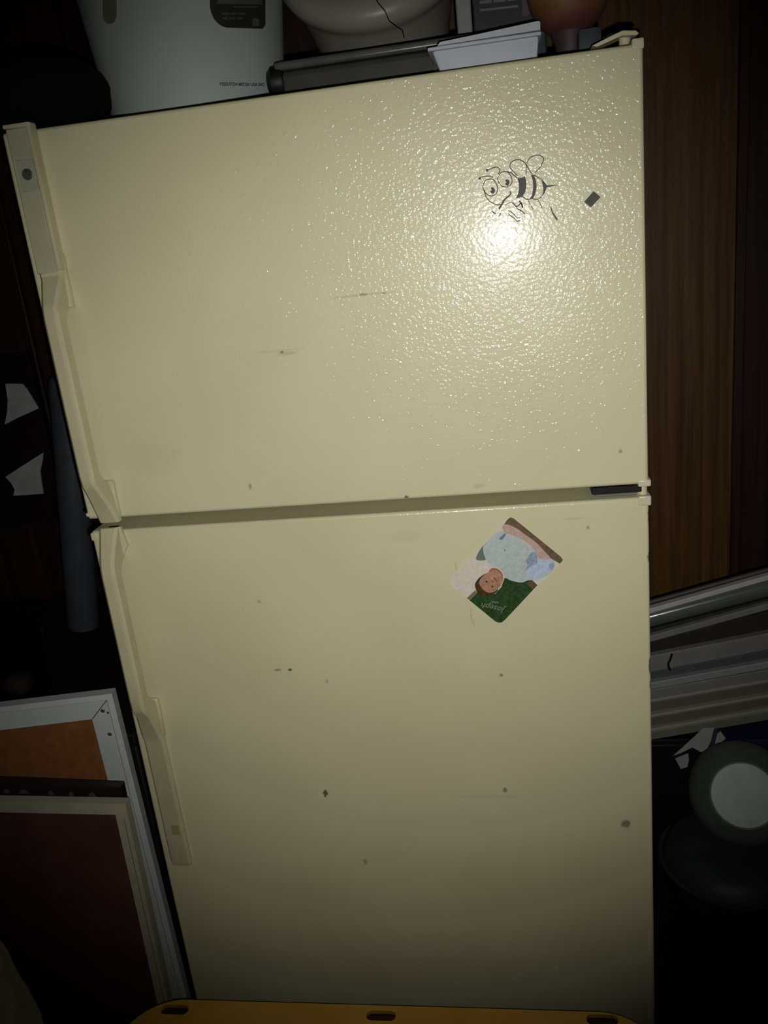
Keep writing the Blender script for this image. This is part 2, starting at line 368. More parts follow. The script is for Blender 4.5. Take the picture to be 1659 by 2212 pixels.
ribbons('outline', body_lines, 0, .0004, M_ink, bee)
ribbons('smile', [BL((725, 655), (735, 700), (690, 750), (630, 800), (590, 870), (535, 960), w=.0012, w1=.0022)], 0, .0004, M_ink, bee)
ribbons('antenna', [BL((350, 295), (420, 262), (500, 245), (540, 270), (550, 310), (520, 370))], 0, .0004, M_ink, bee)
ribbons('antenna', [BL((230, 415), (320, 400), (400, 405), (440, 430))], 0, .0004, M_ink, bee)
ribbons('wing', [BL((860, 400), (770, 310), (725, 240), (740, 170), (800, 130), (870, 115), (940, 145), (1000, 200), (1000, 290), (1000, 380)), BL((1000, 200), (1050, 290), (1110, 370))], 0, .0004, M_ink, bee)
ribbons('wing', [BL((1010, 180), (1050, 100), (1110, 60), (1190, 40), (1260, 55), (1300, 110), (1270, 190), (1220, 270), (1150, 340))], 0, .0004, M_ink, bee)
ribbons('eye', [BL((265, 560), (300, 480), (370, 450), (440, 460), (490, 530), (515, 610), (500, 680), (450, 725), (380, 735), (310, 690), (270, 620), (265, 560))], 0, .0004, M_ink, bee)
ribbons('eye', [BL((520, 420), (560, 350), (620, 320), (690, 335), (740, 400), (760, 480), (740, 540), (680, 580), (600, 575), (540, 520), (515, 460), (520, 420))], 0, .0004, M_ink, bee)
ribbons('arm', [BL((1420, 920), (1450, 1020), (1530, 1145), w=.0008, w1=.0018)], 0, .0004, M_ink, bee)
ribbons('hands', [BL((770, 850), (840, 920), (910, 860), (940, 930), w=.0012), BL((690, 990), (760, 1020), (850, 1110), (900, 1100)), BL((700, 1050), (800, 1120), (850, 1170), (900, 1150)), BL((860, 960), (920, 990), (980, 1050)), BL((640, 890), (700, 860), (770, 850), w=.0007), BL((880, 820), (920, 870), (940, 940), w=.0014), BL((820, 900), (850, 950), (930, 1000), w=.0008)], 0, .0004, M_ink, bee)
def flat(name, crop_pts, fn, y, th, m, parent):
    return prism(name, [Vector((p.x, y, p.z)) for p in (fn(*q) for q in crop_pts)], Vector((0, -th, 0)), m, parent)
def ell(cx, cy, rx, ry, n=16, rot=0):
    c, s = math.cos(rot), math.sin(rot)
    return [(cx + rx * math.cos(t) * c - ry * math.sin(t) * s, cy + rx * math.cos(t) * s + ry * math.sin(t) * c) for t in (2 * math.pi * i / n for i in range(n))]
flat('antenna_tip', ell(332, 300, 21, 23), BS, 0, .0004, M_ink, bee)
flat('antenna_tip', ell(208, 437, 23, 24), BS, 0, .0004, M_ink, bee)
flat('pupil', [(385, 655), (415, 640), (395, 600), (420, 585), (455, 605), (470, 645), (455, 690), (425, 700), (400, 690)], BS, 0, .0004, M_ink, bee)
flat('pupil', [(640, 525), (665, 505), (642, 470), (675, 450), (708, 470), (716, 510), (705, 550), (680, 565), (655, 555)], BS, 0, .0004, M_ink, bee)
flat('stripe', [(850, 430), (920, 425), (980, 405), (1000, 480), (1005, 550), (990, 660), (940, 750), (880, 765), (825, 780), (860, 700), (878, 620), (875, 520)], BS, 0, .0004, M_ink, bee)
flat('stripe', [(1080, 380), (1130, 375), (1170, 480), (1180, 590), (1150, 720), (1110, 790), (1050, 800), (1100, 720), (1120, 590), (1115, 480)], BS, 0, .0004, M_ink, bee)
flat('stinger', [(1250, 430), (1330, 520), (1350, 556), (1530, 546), (1530, 556), (1350, 590), (1320, 680), (1260, 750), (1290, 670), (1290, 580), (1270, 500)], BS, 0, .0004, M_ink, bee)

# small black square magnet
q4 = [at(*p, 0) for p in ((1282, 413), (1297, 426), (1276, 448), (1262, 436))]
mg = prism('square_magnet', q4, Vector((0, -.0018, 0)), mat('magnet_black', (.055, .055, .05), .6), None, loc=sum(q4, Vector()) / 4)
tag(mg, 'small black square magnet right of the bee drawing on the freezer door', 'magnet')

# ------------------------------------------------------------------ photo magnet on the lower door
CS = lambda x, y: at(940 + x / 5.53, 1090 + y / 5.53, 0)
cA, cB, cC, cD = (905, 135), (1538, 655), (760, 1425), (155, 925)
def rounded(cs, rad, n=6):
    out = []
    for i, p in enumerate(cs):
        a = Vector(cs[i - 1]); b = Vector(p); c = Vector(cs[(i + 1) % len(cs)])
        s = b + (a - b).normalized() * rad; e = b + (c - b).normalized() * rad
        for k in range(n + 1):
            t = k / n; out.append(tuple(s * (1 - t) ** 2 + b * 2 * t * (1 - t) + e * t * t))
    return out
pm = thing('photo_magnet', CS(840, 780), 'rectangular photo magnet with rounded corners tilted on the lower door', 'magnet')
KC = 1.55
def cm(n, c, **k): return mat('print_' + n, P(c, KC), .38, .3, var=k.get('var', .07), vscale=220)
flat('card', rounded((cA, cB, cC, cD), 75), CS, 0, .0012, cm('pale', (178, 170, 158)), pm)
lay = [0]
def pr(name, pts, c, label=None, sm=True, var=.07):
    lay[0] += 1; y = -.0012 - .00002 * lay[0]
    if sm:
        v = [Vector((p[0], p[1], 0)) for p in pts]; v = [v[-1]] + v + [v[0], v[1]]
        s = smooth_line(v, 3); pts = [(p.x, p.y) for p in s[3:-4]]
    o = flat(name, pts, CS, y, .00003, cm(name + str(lay[0]), c, var=var), pm)
    return o
pr('green_ground', [(412, 1140), (500, 1050), (600, 1080), (720, 1060), (790, 980), (830, 870), (900, 890), (1040, 915), (1150, 890), (1222, 958), (838, 1368), (800, 1400), (760, 1408), (715, 1388)], (36, 58, 30), sm=False, var=.35)
pr('brown_edge', [(1148, 892), (1222, 958), (1165, 1012), (1090, 935)], (78, 66, 45), sm=False)
pr('brown_edge', [(378, 1112), (480, 1018), (505, 1052), (414, 1142)], (105, 92, 72), sm=False)
pr('leaf', [(485, 640), (560, 500), (602, 480), (592, 560), (620, 640), (560, 664)], (88, 98, 88))
pr('table_edge', [(808, 262), (858, 182), (885, 156), (905, 150), (935, 158), (1500, 618), (1522, 648), (1518, 672), (1488, 700), (1380, 640), (1300, 560), (1100, 400), (960, 290)], (88, 72, 58), sm=False, var=.25)
pr('shirt', [(740, 318), (830, 320), (930, 362), (1050, 410), (1150, 500), (1190, 570), (1230, 640), (1380, 640), (1425, 690), (1412, 780), (1300, 860), (1200, 890), (1110, 900), (1030, 926), (900, 900), (830, 850), (780, 770), (640, 700), (590, 610), (572, 500), (620, 440)], (152, 160, 158), var=.1)
pr('shirt_shade', [(765, 400), (830, 340), (842, 362), (795, 420)], (92, 108, 124))
pr('sleeve', [(1090, 830), (1190, 690), (1240, 655), (1385, 655), (1416, 710), (1395, 785), (1290, 850), (1160, 885)], (150, 162, 178), var=.12)
pr('shirt_shade', [(1082, 650), (1190, 552), (1222, 690), (1130, 740), (1055, 810), (1100, 720)], (118, 131, 146), var=.2)
pr('shirt_shade', [(1360, 720), (1410, 690), (1418, 740), (1380, 780)], (120, 132, 155))
pr('arms', [(798, 262), (852, 232), (960, 272), (1100, 372), (1230, 470), (1330, 580), (1372, 625), (1350, 650), (1240, 640), (1200, 565), (1130, 480), (1030, 405), (900, 352), (828, 330)], (160, 134, 122), var=.12)
pr('button', ell(832, 543, 9, 14), (110, 120, 126), sm=False)
pr('neck', [(640, 800), (680, 755), (740, 760), (790, 800), (812, 860), (760, 880), (690, 850)], (128, 86, 68))
pr('hair', [(476, 960), (500, 900), (550, 850), (620, 820), (680, 900), (740, 980), (745, 1030), (660, 1085), (570, 1090), (510, 1060)], (62, 44, 26), var=.25)
pr('face', [(526, 930), (555, 865), (630, 805), (730, 780), (800, 835), (812, 895), (765, 990), (700, 1038), (630, 1045), (565, 1000)], (146, 108, 88), var=.2)
pr('cheek', [(640, 850), (700, 830), (740, 850), (720, 890), (660, 890)], (160, 120, 100), var=.2)
pr('eye', ell(614, 915, 15, 11, 10), (60, 38, 28), sm=False)
pr('eye', ell(684, 974, 15, 11, 10), (70, 42, 30), sm=False)
pr('nose', ell(688, 912, 20, 13, 10, .8), (130, 86, 68), sm=False)
pr('mouth', [(690, 858), (720, 872), (748, 915), (735, 918), (705, 890)], (120, 66, 54), sm=False)
def card_text(body, c, size, ang):
    me = text_mesh(body, size, .25)
    p = CS(*c)
    me.transform(Matrix.Translation((p.x, -.00195, p.z)) @ Matrix.Rotation(math.radians(ang), 4, 'Y') @ Matrix.Rotation(math.radians(90), 4, 'X'))
    link('lettering', me, mat('print_lettering', P((98, 112, 90), KC), .5), pm)
card_text('Joseph', (690, 1222), .0118, 180 + 17)
card_text('2008', (722, 1158), .0050, 180 + 13)

# ------------------------------------------------------------------ things on top of the refrigerator
ZF = ZT - .0055
# white pail
pc = Vector((.170, .25, ZF))
pail = thing('plastic_pail', pc, 'large white plastic pail on top of the refrigerator, dark label cut off by the frame', 'pail')
M_pail = mat('white_pail', (.36, .41, .385), .62, .25, var=.05, vscale=9)
PR = lambda z: .1195 + (z - ZF) * .115
H = .37
lathe('pail_body', [(.112, 0), (.1195, .004), (PR(ZF + H), H), (PR(ZF + H) - .003, H), (.117, .006), (.0, .006)], pc, M_pail, pail, 64, closed=False)
lathe('base', [(.0, 0), (.113, 0)], pc, M_pail, pail, 64, closed=False)
for hz in (.30, .33):
    lathe('rim', [(PR(ZF + hz), hz), (PR(ZF + hz) + .006, hz + .002), (PR(ZF + hz) + .006, hz + .008), (PR(ZF + hz), hz + .01)], pc, M_pail, pail, 64, closed=False)
lathe('lid', [(.0, H + .008), (.16, H + .008), (.166, H + .004), (.166, H - .012), (.163, H - .012), (.163, H), (.0, H)], pc, M_pail, pail, 64, closed=False)
tube('bail_handle', [pc + Vector((.168 * math.cos(t), -.168 * math.sin(t) * .3 + .0, .31 - .10 * math.sin(t))) + Vector((0, -.155 * math.sin(t), 0)) for t in [math.pi * i / 20 for i in range(21)]], .0028, mat('pail_wire', (.12, .12, .12), .4, .5, .8), pail)
def on_pail(u, v, off):
    k = (ROWS[0] * ((u - 829.5) / FPX) + ROWS[1] * ((v - 1106) / FPX) + ROWS[2])
    lo, hi = .9, 1.6; t = 1.0
    for i in range(400):
        t = .9 + i * .002; p = CAM + k * t
        if (Vector((p.x - pc.x, p.y - pc.y))).length < PR(p.z) + off: break
    for j in range(12):
        t2 = t - .002 / 2 ** (j + 1); p = CAM + k * t2
        if (Vector((p.x - pc.x, p.y - pc.y))).length < PR(p.z) + off: t = t2
    return CAM + k * t
def pail_patch(name, us, v0, v1, m, inset=None, nv=10, off=.0006):
    bm = bmesh.new(); g = []
    for i, u in enumerate(us):
        b = v1(u) if callable(v1) else v1
        a_ = v0(u) if callable(v0) else v0
        g.append([bm.verts.new(on_pail(u, a_ + (b - a_) * j / nv, off)) for j in range(nv + 1)])
    for A, B in zip(g, g[1:]):
        for j in range(nv): bm.faces.new((A[j], A[j + 1], B[j + 1], B[j]))
    bmesh.ops.solidify(bm, geom=bm.faces[:], thickness=.0004)
    me = from_bm(bm, name); return link(name, me, m, pail)
M_lab = mat('label_dark', (.05, .05, .045), .5); M_lab2 = mat('label_grey', (.17, .17, .16), .5); M_labt = mat('label_print', (.14, .14, .13), .5)
def lab_bot(u):
    if u < 495: return 8 + 52 * math.sqrt(max(0, 1 - ((495 - u) / 42) ** 2))
    return 60 + (u - 495) * .03 - (0 if u < 568 else (u - 568) * 1.6)
lb = pail_patch('label', [453.5 + 3 * i for i in range(41)], lambda u: -110, lab_bot, M_lab, nv=14)
pail_patch('label_window', [470 + 4 * i for i in range(25)], -80, lambda u: 8 + (u - 470) * .02, M_lab2, off=.0011)
for k, (u0, u1, v, h) in enumerate(((480, 495, 27, 5), (498, 512, 27, 5), (515, 530, 27, 5), (481, 492, 37, 5), (495, 509, 37, 5), (512, 524, 37, 5), (505, 560, 13, 3))):
    pail_patch('label_print', [u0 + (u1 - u0) * i / 4 for i in range(5)], v, v + h, M_labt, nv=2, off=.0011)
pail_patch('label_smudge', [545 + 2 * i for i in range(8)], lambda u: 38 + abs(u - 552) * .6, lambda u: 56, M_lab2, nv=3, off=.0011)
pail_patch('yellow_sticker', [222 + 3 * i for i in range(11)], lambda u: -60, lambda u: 30 + 22 * math.sqrt(max(0, 1 - ((u - 237) / 15.5) ** 2)), mat('faded_yellow', (.27, .29, .19), .7), off=.0006)
# maker's line printed near the bottom of the pail
me = text_mesh('BESSUTCH MEDIA USA INC', .0088, 0, .0003)
xs = [v.co.x for v in me.vertices]; wx = max(xs) - min(xs)
for v in me.vertices:
    u = 523.5 + v.co.x / wx * 97; vv = 182.5 - v.co.y / wx * 97 * 1.25 + (u - 523) * .012
    v.co = on_pail(u, vv, .0006)
link('lettering', me, mat('pail_print', (.05, .055, .06), .6), pail)

# black bundle at the front left corner
def blob(name, c, rx, ry, h, m, loc, amp=.08, fs=9, n=2.6, seg=40, rings=22, parent=None):
    bm = bmesh.new(); R = []
    for j in range(rings + 1):
        ph = math.pi * j / rings; row = []
        for i in range(seg):
            th = 2 * math.pi * i / seg
            cx, cy, cz = math.sin(ph) * math.cos(th), math.sin(ph) * math.sin(th), math.cos(ph)
            k = (abs(cx) ** n + abs(cy) ** n + abs(cz) ** n) ** (-1 / n)
            p = Vector((cx * k, cy * k, cz * k))
            q = 1 + amp * noise.noise(p * fs * .3 + Vector(c)) + amp * .4 * noise.noise(p * fs)
            row.append(bm.verts.new((c[0] + p.x * rx * q, c[1] + p.y * ry * q, max(c[2], c[2] + h / 2 + p.z * h / 2 * q))))
        R.append(row)
    for a_, b_ in zip(R, R[1:]):
        for i in range(seg): bm.faces.new((a_[i], a_[(i + 1) % seg], b_[(i + 1) % seg], b_[i]))
    bmesh.ops.remove_doubles(bm, verts=bm.verts, dist=1e-5)
    me = from_bm(bm, name)
    return link(name, me, m, parent, loc, smooth=True)
bb = blob('black_bag', (.008, .10, ZT + .001), .087, .085, .099, mat('black_bag', (.006, .005, .005), .85, .1), (.008, .10, ZT + .001), amp=.05, n=2.3)
tag(bb, 'rounded black bag on the refrigerator corner, left of the white pail', 'bag')

# beige round cooker lying tilted towards the viewer
TH = math.radians(48); nA = Vector((0, -math.sin(TH), math.cos(TH))); eA = Vector((0, -math.cos(TH), -math.sin(TH)))
Pr = at(797, 52, .245); Cr = Pr - eA * .132
bowl = thing('cooker', (Cr.x, .44, ZF), 'beige round cooker tipped towards the viewer beside the white pail', 'cooker')
M_beige = mat('beige_enamel', (.27, .265, .215), .38, .4, var=.06, vscale=10)
rotA = Vector((0, 0, 1)).rotation_difference(nA).to_matrix().to_4x4(); XA = Matrix.Translation(Cr) @ rotA
cprof = [(0, -.172), (.078, -.172), (.090, -.166), (.100, -.13), (.108, -.08), (.116, -.045), (.122, -.028), (.126, -.018), (.134, -.010), (.137, .002), (.133, .014), (.122, .022), (.110, .024), (.102, .018), (.098, .0), (.085, -.12), (0, -.13)]
lathe('cooker_body', cprof, (0, 0, 0), M_beige, bowl, 72, xf=XA, closed=False)
lathe('inner_pot', [(.0985, .004), (.0965, -.01), (.083, -.115), (0, -.12)], (0, 0, 0), mat('inner_pot', (.02, .018, .018), .4, .4), bowl, 48, xf=XA, closed=False)
sa = Vector((0, 0, 1)).rotation_difference(nA).inverted() @ eA
a0 = math.atan2(sa.y, sa.x) + math.radians(21)
tube('seam', [XA @ Vector(((rr + .0004) * math.cos(a0 - .04 * k + .02 * (k % 2)), (rr + .0004) * math.sin(a0 - .04 * k + .02 * (k % 2)), z)) for k, (rr, z) in enumerate(cprof[5:13])], .0008, M_black, bowl, 6)

# dark clear storage box lying in front of the cooker
tl0 = at(925, 103, .055); sbl = at(592, 165, .15); sbr = at(965, 110, .15); ztop = at(780, 108, .15).z
sb = thing('storage_box', ((sbl.x + sbr.x) / 2, .2, ZF), 'flat smoky clear plastic box lying in front of the cooker', 'box')
M_smoke = mat('smoky_plastic', (.055, .055, .048), .25, .5, var=.15, vscale=25)
box('box_body', (sbl.x + .006, .148, ZF), (sbr.x + .03, .262, ztop - .011), M_smoke, sb, .008, 3)
box('box_lid', (sbl.x + .002, .145, ztop - .0105), (sbr.x + .034, .265, ztop), mat('smoky_lid', (.085, .085, .075), .3, .5, var=.2, vscale=20), sb, .004, 3)
lathe('end_cap', [(.0, 0), (.017, 0), (.019, .004), (.019, .016), (.013, .022), (0, .023)], (0, 0, 0), M_black, sb, 24,
      xf=Matrix.Translation((sbl.x + .012, .160, at(600, 178, .16).z)) @ Matrix.Rotation(math.radians(-90), 4, 'Y'), closed=False)

# white foam tub with its lid ajar
tl = at(925, 103, .055); tr = at(1167, 66, .055)
tub = thing('foam_tub', ((tl.x + tr.x) / 2, .09, ZF), 'white rectangular tub with a loose lid at the front of the refrigerator top', 'tub')
M_foam = mat('white_foam', (.50, .54, .585), .6, .3, var=.03)
def loft_box(name, lo0, hi0, z0, lo1, hi1, z1, m, parent, bev=.004, xf=None):
    bm = bmesh.new()
    a_ = [bm.verts.new((x, y, z0)) for x, y in ((lo0[0], lo0[1]), (hi0[0], lo0[1]), (hi0[0], hi0[1]), (lo0[0], hi0[1]))]
    b_ = [bm.verts.new((x, y, z1)) for x, y in ((lo1[0], lo1[1]), (hi1[0], lo1[1]), (hi1[0], hi1[1]), (lo1[0], hi1[1]))]
    for i in range(4): bm.faces.new((a_[i], a_[(i + 1) % 4], b_[(i + 1) % 4], b_[i]))
    bm.faces.new(a_[::-1]); bm.faces.new(b_)
    bmesh.ops.recalc_face_normals(bm, faces=bm.faces)
    bmesh.ops.bevel(bm, geom=bm.edges[:], offset=bev, segments=2, profile=.5, affect='EDGES')
    if xf: bm.transform(xf)
    me = from_bm(bm, name); autosmooth(me, 40); return link(name, me, m, parent)
zt1 = at(1045, 84, .055).z
loft_box('tub_body', (tl.x + .016, .064), (tr.x - .006, .126), ZF, (tl.x + .003, .056), (tr.x - .001, .134), zt1 - .004, M_foam, tub, .004)
box('tub_rim', (tl.x - .001, .052, zt1 - .005), (tr.x + .001, .138, zt1 - .001), M_foam, tub, .0015, 2)
lp = [at(945, 98.5, .05), at(950, 91, .05), at(1040, 72, .05), at(1163, 45, .05), at(1167, 48, .05), at(1167, 64, .05)]
prism('lid', lp, Vector((0, .088, 0)), M_foam, tub)

# carton strip, black carton, fruit-coloured ball, pale block behind the tub
a = at(988, 60, .26); b = at(1020, 55, .26)
gs = box('grey_board', (a.x, .26, ZF), (b.x, .275, ZF + .32), mat('grey_card', (.27, .28, .25), .7), None, .002, 1, loc=((a.x + b.x) / 2, .267, ZF))
tag(gs, 'narrow upright grey board between the cooker and the black carton', 'board')
a = at(1022, 60, .24); b = at(1178, 40, .24)
bcn = thing('black_carton', ((a.x + b.x) / 2, .28, ZF), 'black carton with pale printed lines standing behind the white tub', 'carton')
box('carton', (a.x + .001, .235, ZF), (b.x, .33, ZF + .21), mat('black_card', (.03, .03, .032), .6, var=.1), bcn, .002, 1)
M_pl = mat('pale_print', (.17, .17, .175), .7)
for (u0, u1, v0, v1) in ((1036, 1062, 2, 9), (1066, 1092, -1, 6), (1096, 1114, -4, 3), (1037, 1119, 20, 25)):
    p = [at(u0, v0, .2347), at(u1, v0 - (u1 - u0) * .11, .2347), at(u1, v1 - (u1 - u0) * .11, .2347), at(u0, v1, .2347)]
    prism('print_line', p, Vector((0, -.0006, 0)), M_pl, bcn)
p = [at(1128, -60, .2347), at(1176, -66, .2347), at(1176, 22, .2347), at(1128, 36, .2347)]
prism('print_patch', p, Vector((0, -.0004, 0)), mat('mauve_print', (.10, .075, .085), .7), bcn)
c = at(1228, 8, .17)
ball = thing('round_candle', (c.x, .17, ZF), 'yellow and orange-pink ball-shaped thing near the hinge on the refrigerator', 'ball')
def fruit_mat():
    m = bpy.data.materials.new('yellow_orange_pink'); m.use_nodes = True; nt = m.node_tree; b_ = nt.nodes['Principled BSDF']; L = nt.links.new
    tc = nt.nodes.new('ShaderNodeTexCoord'); sx = nt.nodes.new('ShaderNodeSeparateXYZ'); L(tc.outputs['Object'], sx.inputs[0])
    n = nt.nodes.new('ShaderNodeTexNoise'); n.inputs['Scale'].default_value = 28; n.inputs['Detail'].default_value = 3; L(tc.outputs['Object'], n.inputs[0])
    ma = nt.nodes.new('ShaderNodeMath'); ma.operation = 'MULTIPLY_ADD'; ma.inputs[1].default_value = .03; L(n.outputs[0], ma.inputs[0]); L(sx.outputs['Z'], ma.inputs[2])
    mr = nt.nodes.new('ShaderNodeMapRange'); mr.inputs['From Min'].default_value = .035; mr.inputs['From Max'].default_value = .125; L(ma.outputs[0], mr.inputs['Value'])
    r = nt.nodes.new('ShaderNodeValToRGB'); e = r.color_ramp.elements
    e[0].position = .1; e[0].color = (.07, .032, .036, 1); e[1].position = .95; e[1].color = (.21, .165, .03, 1)
    x = e.new(.45); x.color = (.115, .035, .028, 1); x = e.new(.68); x.color = (.17, .075, .025, 1)
    L(mr.outputs[0], r.inputs[0]); L(r.outputs[0], b_.inputs['Base Color']); b_.inputs['Roughness'].default_value = .6
    return m
rb = .05
lathe('ball', [(.001, .0)] + [(rb * math.sin(math.pi * i / 20) * 1.0 + .0005, .049 + .055 * (1 - math.cos(math.pi * i / 20))) for i in range(1, 20)] + [(.001, .159)], (c.x, .17, ZF), fruit_mat(), ball, 40, closed=False)
lathe('foot', [(.03, 0), (.03, .006), (.02, .012), (.018, .04), (.024, .056)], (c.x, .17, ZF), mat('mauve_wax', (.06, .036, .042), .6), ball, 28)
a = at(1247, 62, .13); b = at(1302, 60, .13)
pbk = loft_box('pale_jar', (a.x, .13), (b.x, .18), ZF, (a.x + .001, .131), (b.x - .001, .179), at(1270, 58, .13).z, mat('slate_jar', (.055, .062, .072), .5), None, .004)
tag(pbk, 'small slate-grey block between the ball and the door hinge', 'block')

# ------------------------------------------------------------------ left side: dark cabinet and what stands on it
ZC = .745
cab = thing('dark_cabinet', (-.62, .46, 0), 'near-black low cabinet left of the refrigerator behind the leaning frames', 'cabinet')
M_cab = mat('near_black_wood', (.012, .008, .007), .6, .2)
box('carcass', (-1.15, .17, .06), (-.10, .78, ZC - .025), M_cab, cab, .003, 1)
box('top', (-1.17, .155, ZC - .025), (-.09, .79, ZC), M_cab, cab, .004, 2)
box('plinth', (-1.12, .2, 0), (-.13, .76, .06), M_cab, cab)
for x0, x1 in ((-1.14, -.63), (-.62, -.11)):
    dd = box('cabinet_door', (x0, .155, .08), (x1, .17, ZC - .03), M_cab, cab, .003, 1)
    lathe('knob', [(.004, 0), (.004, .008), (.011, .012), (.011, .018), (.004, .022)], (0, 0, 0), mat('dull_knob', (.05, .04, .03), .4), dd, 16,
          xf=Matrix.Translation(((x1 - .04) if x0 < -.9 else (x0 + .04), .156, .55)) @ Matrix.Rotation(math.radians(90), 4, 'X'))
# slate-blue rolled mat
t0 = at(176, 1338, .58); t1 = at(136, 800, .60)
axis = (t1 - t0); rlen = axis.length; axis.normalize()
rot = Vector((0, 0, 1)).rotation_difference(axis).to_matrix().to_4x4()
bt = Vector((t0.x, .58, ZC + .006))
rol = lathe('rolled_mat', [(.0, 0), (.022, 0), (.031, .006), (.034, .018), (.034, rlen), (.03, rlen + .008), (.026, rlen + .004), (.012, rlen + .002), (0, rlen + .002)], (0, 0, 0),
    mat('slate_blue', (.043, .050, .055), .6, .3, var=.15), None, 40, xf=Matrix.Translation(bt) @ rot, closed=False, loc=(t0.x, .58, ZC))
tag(rol, 'dark slate-blue rolled mat standing upright left of the refrigerator', 'rolled mat')
# dark sign with two pale marks
sgn = thing('wall_sign', at(45, 960, .80), 'near-black sign with two pale grey angular marks at the left edge', 'sign')
z0 = at(45, 1095, .815).z; z1 = at(45, 800, .815).z; x1 = at(105, 960, .815).x
box('board', (x1 - .32, .815, z0 - .05), (x1, .838, z1 + .04), mat('sign_black', (.010, .006, .006), .8, .1), sgn, .004, 2)
M_mark = mat('pale_mark', (.38, .40, .365), .7, var=.12)
SG = lambda cx, cy: at(cx / 3.353, 740 + cy / 3.353, .815)
for pts in ([(45, 297), (90, 296), (165, 298), (195, 330), (245, 410), (283, 475), (220, 505), (130, 545), (40, 592), (58, 500), (62, 410)],
            [(318, 795), (312, 850), (295, 930), (305, 1010), (318, 1092), (200, 1100), (103, 1106), (112, 1060), (90, 1020), (45, 970), (160, 895)]):
    prism('pale_mark', [SG(*p) for p in pts], Vector((0, -.004, 0)), M_mark, sgn)
# clear tumbler in front
g = at(56, 1490, .30)
gl = thing('tumbler', (g.x, .30, ZC), 'clear plastic tumbler with something brown inside, above the white frame', 'tumbler')
M_clear = mat('clear_plastic', (.9, .88, .88), .06, .5, trans=1.0, var=0)
rr = at(110, 1480, .30).x - g.x
lathe('cup', [(0, 0), (rr * .93, 0), (rr, .13), (rr - .0016, .13), (rr * .93 - .0016, .003), (0, .003)], (g.x, .30, ZC), M_clear, gl, 40, closed=False)
blob('brown_contents', (g.x - .012, .30, ZC + .0035), .027, .027, .045, mat('brown_lump', (.06, .035, .022), .7), None, parent=gl)

# ------------------------------------------------------------------ leaning frames
def framed(name, label, TR, BR, LT, width, th, bars, panel, extra=None, cat='picture frame'):
    """TR: top right corner, BR: a lower point of the right edge, LT: a point of the top edge to the left.
       bars: list of (offset from outer edge, width, front proudness, material)"""
    ez = (TR - BR).normalized(); ex = (LT - TR); ex = (ex - ez * ex.dot(ez)).normalized()   # ex points left
    ey = ex.cross(ez); 
    if ey.y > 0: ey = -ey                                     # towards the viewer
    hgt = TR.z / ez.z - .001
    root = thing(name, TR - ez * hgt + ex * width / 2, label, cat)
    F = lambda s, t, n: TR + ex * s - ez * t + ey * n        # s from right edge leftwards, t from top downwards, n towards viewer
    def slab(nm, pts, n0, n1, m):
        return prism(nm, [F(s, t, n0) for s, t in pts], ey * (n1 - n0), m, root)
    for (o, wd, n1, m, nm) in bars:
        a_, b_ = o, o + wd; Wd, Hh = width, hgt
        slab(nm, [(a_, a_), (Wd - a_, a_), (Wd - b_, b_), (b_, b_)], -th, n1, m)
        slab(nm, [(a_, Hh - a_), (Wd - a_, Hh - a_), (Wd - b_, Hh - b_), (b_, Hh - b_)], -th, n1, m)
        slab(nm, [(a_, a_), (a_, Hh - a_), (b_, Hh - b_), (b_, b_)], -th, n1, m)
        slab(nm, [(Wd - a_, a_), (Wd - a_, Hh - a_), (Wd - b_, Hh - b_), (Wd - b_, b_)], -th, n1, m)
    o = bars[-1][0] + bars[-1][1] - .004
    slab('panel', [(o, o), (width - o, o), (width - o, hgt - o), (o, hgt - o)], -th * .7, -.003, panel)
    return root, F, slab
M_wf = mat('white_frame_paint', (.60, .65, .60), .5, .3, var=.06, vscale=14)
M_wf2 = mat('white_frame_edge', (.66, .69, .65), .45, .3, var=.06, vscale=14)
M_cork = mat('orange_brown_board', (.25, .10, .036), .85, .15, var=.16, vscale=60)
TRw = at(243, 1496, .125); LTw = at(0, 1521, .098)
root, F, slab = framed('white_frame', 'white painted frame around an orange-brown board, leaning beside the refrigerator',
    TRw, at(404, 2150, .118), LTw, .52, .016, [(0, .0105, .004, M_wf2, 'outer_moulding'), (.0125, .032, 0, M_wf, 'frame_bar')], M_cork)
M_crk = mat('dark_crack', (.06, .045, .03), .8)
slab('backing', [(.009, .009), (.51, .009), (.51, .04), (.04, .04), (.04, .8), (.009, .8)], -.016, -.004, M_crk)
for (s, t, a_) in ((.020, .030, .005), (.018, .075, .005), (.0135, .035, .003)):
    slab('stain', [(s, t), (s + a_, t - a_ * .5), (s + a_ * 1.6, t + a_ * .3), (s + a_ * .9, t + a_), (s + a_ * .2, t + a_ * .9)], 0, .0004, mat('brown_stain', (.10, .07, .045), .8))
g0, g1 = .0103, .0127
slab('groove', [(g0, g0), (.51, g0), (.51, g1), (g1, g1)], 0, .0003, M_crk)
slab('groove', [(g0, g0), (g1, g1), (g1, .8), (g0, .8)], 0, .0003, M_crk)
slab('mitre_crack', [(.0125, .0115), (.0445, .0435), (.0435, .0445), (.0115, .0125)], 0, .0003, M_crk)
M_bf = mat('black_frame', (.022, .014, .016), .4, .4)
TRb = at(262, 1698, .046); LTb = at(0, 1700, .052)
root, F, slab = framed('black_picture', 'black picture frame between the white frame and the olive frame', TRb, at(352, 2150, .052), LTb, .30, .012, [(0, .03, .002, M_bf, 'frame_bar')], mat('black_backing', (.02, .012, .012), .7))
M_sm = mat('pale_ornament', (.10, .08, .09), .5)
for (s, wd) in ((.045, .016), (.085, .010), (.12, .012), (.165, .02), (.2, .012)):
    slab('ornament', [(s, .022), (s + wd, .022), (s + wd * .7, .014), (s + wd * .3, .014)], .002, .0026, M_sm)
M_of = mat('olive_frame', (.52, .50, .34), .55, .3, var=.06)
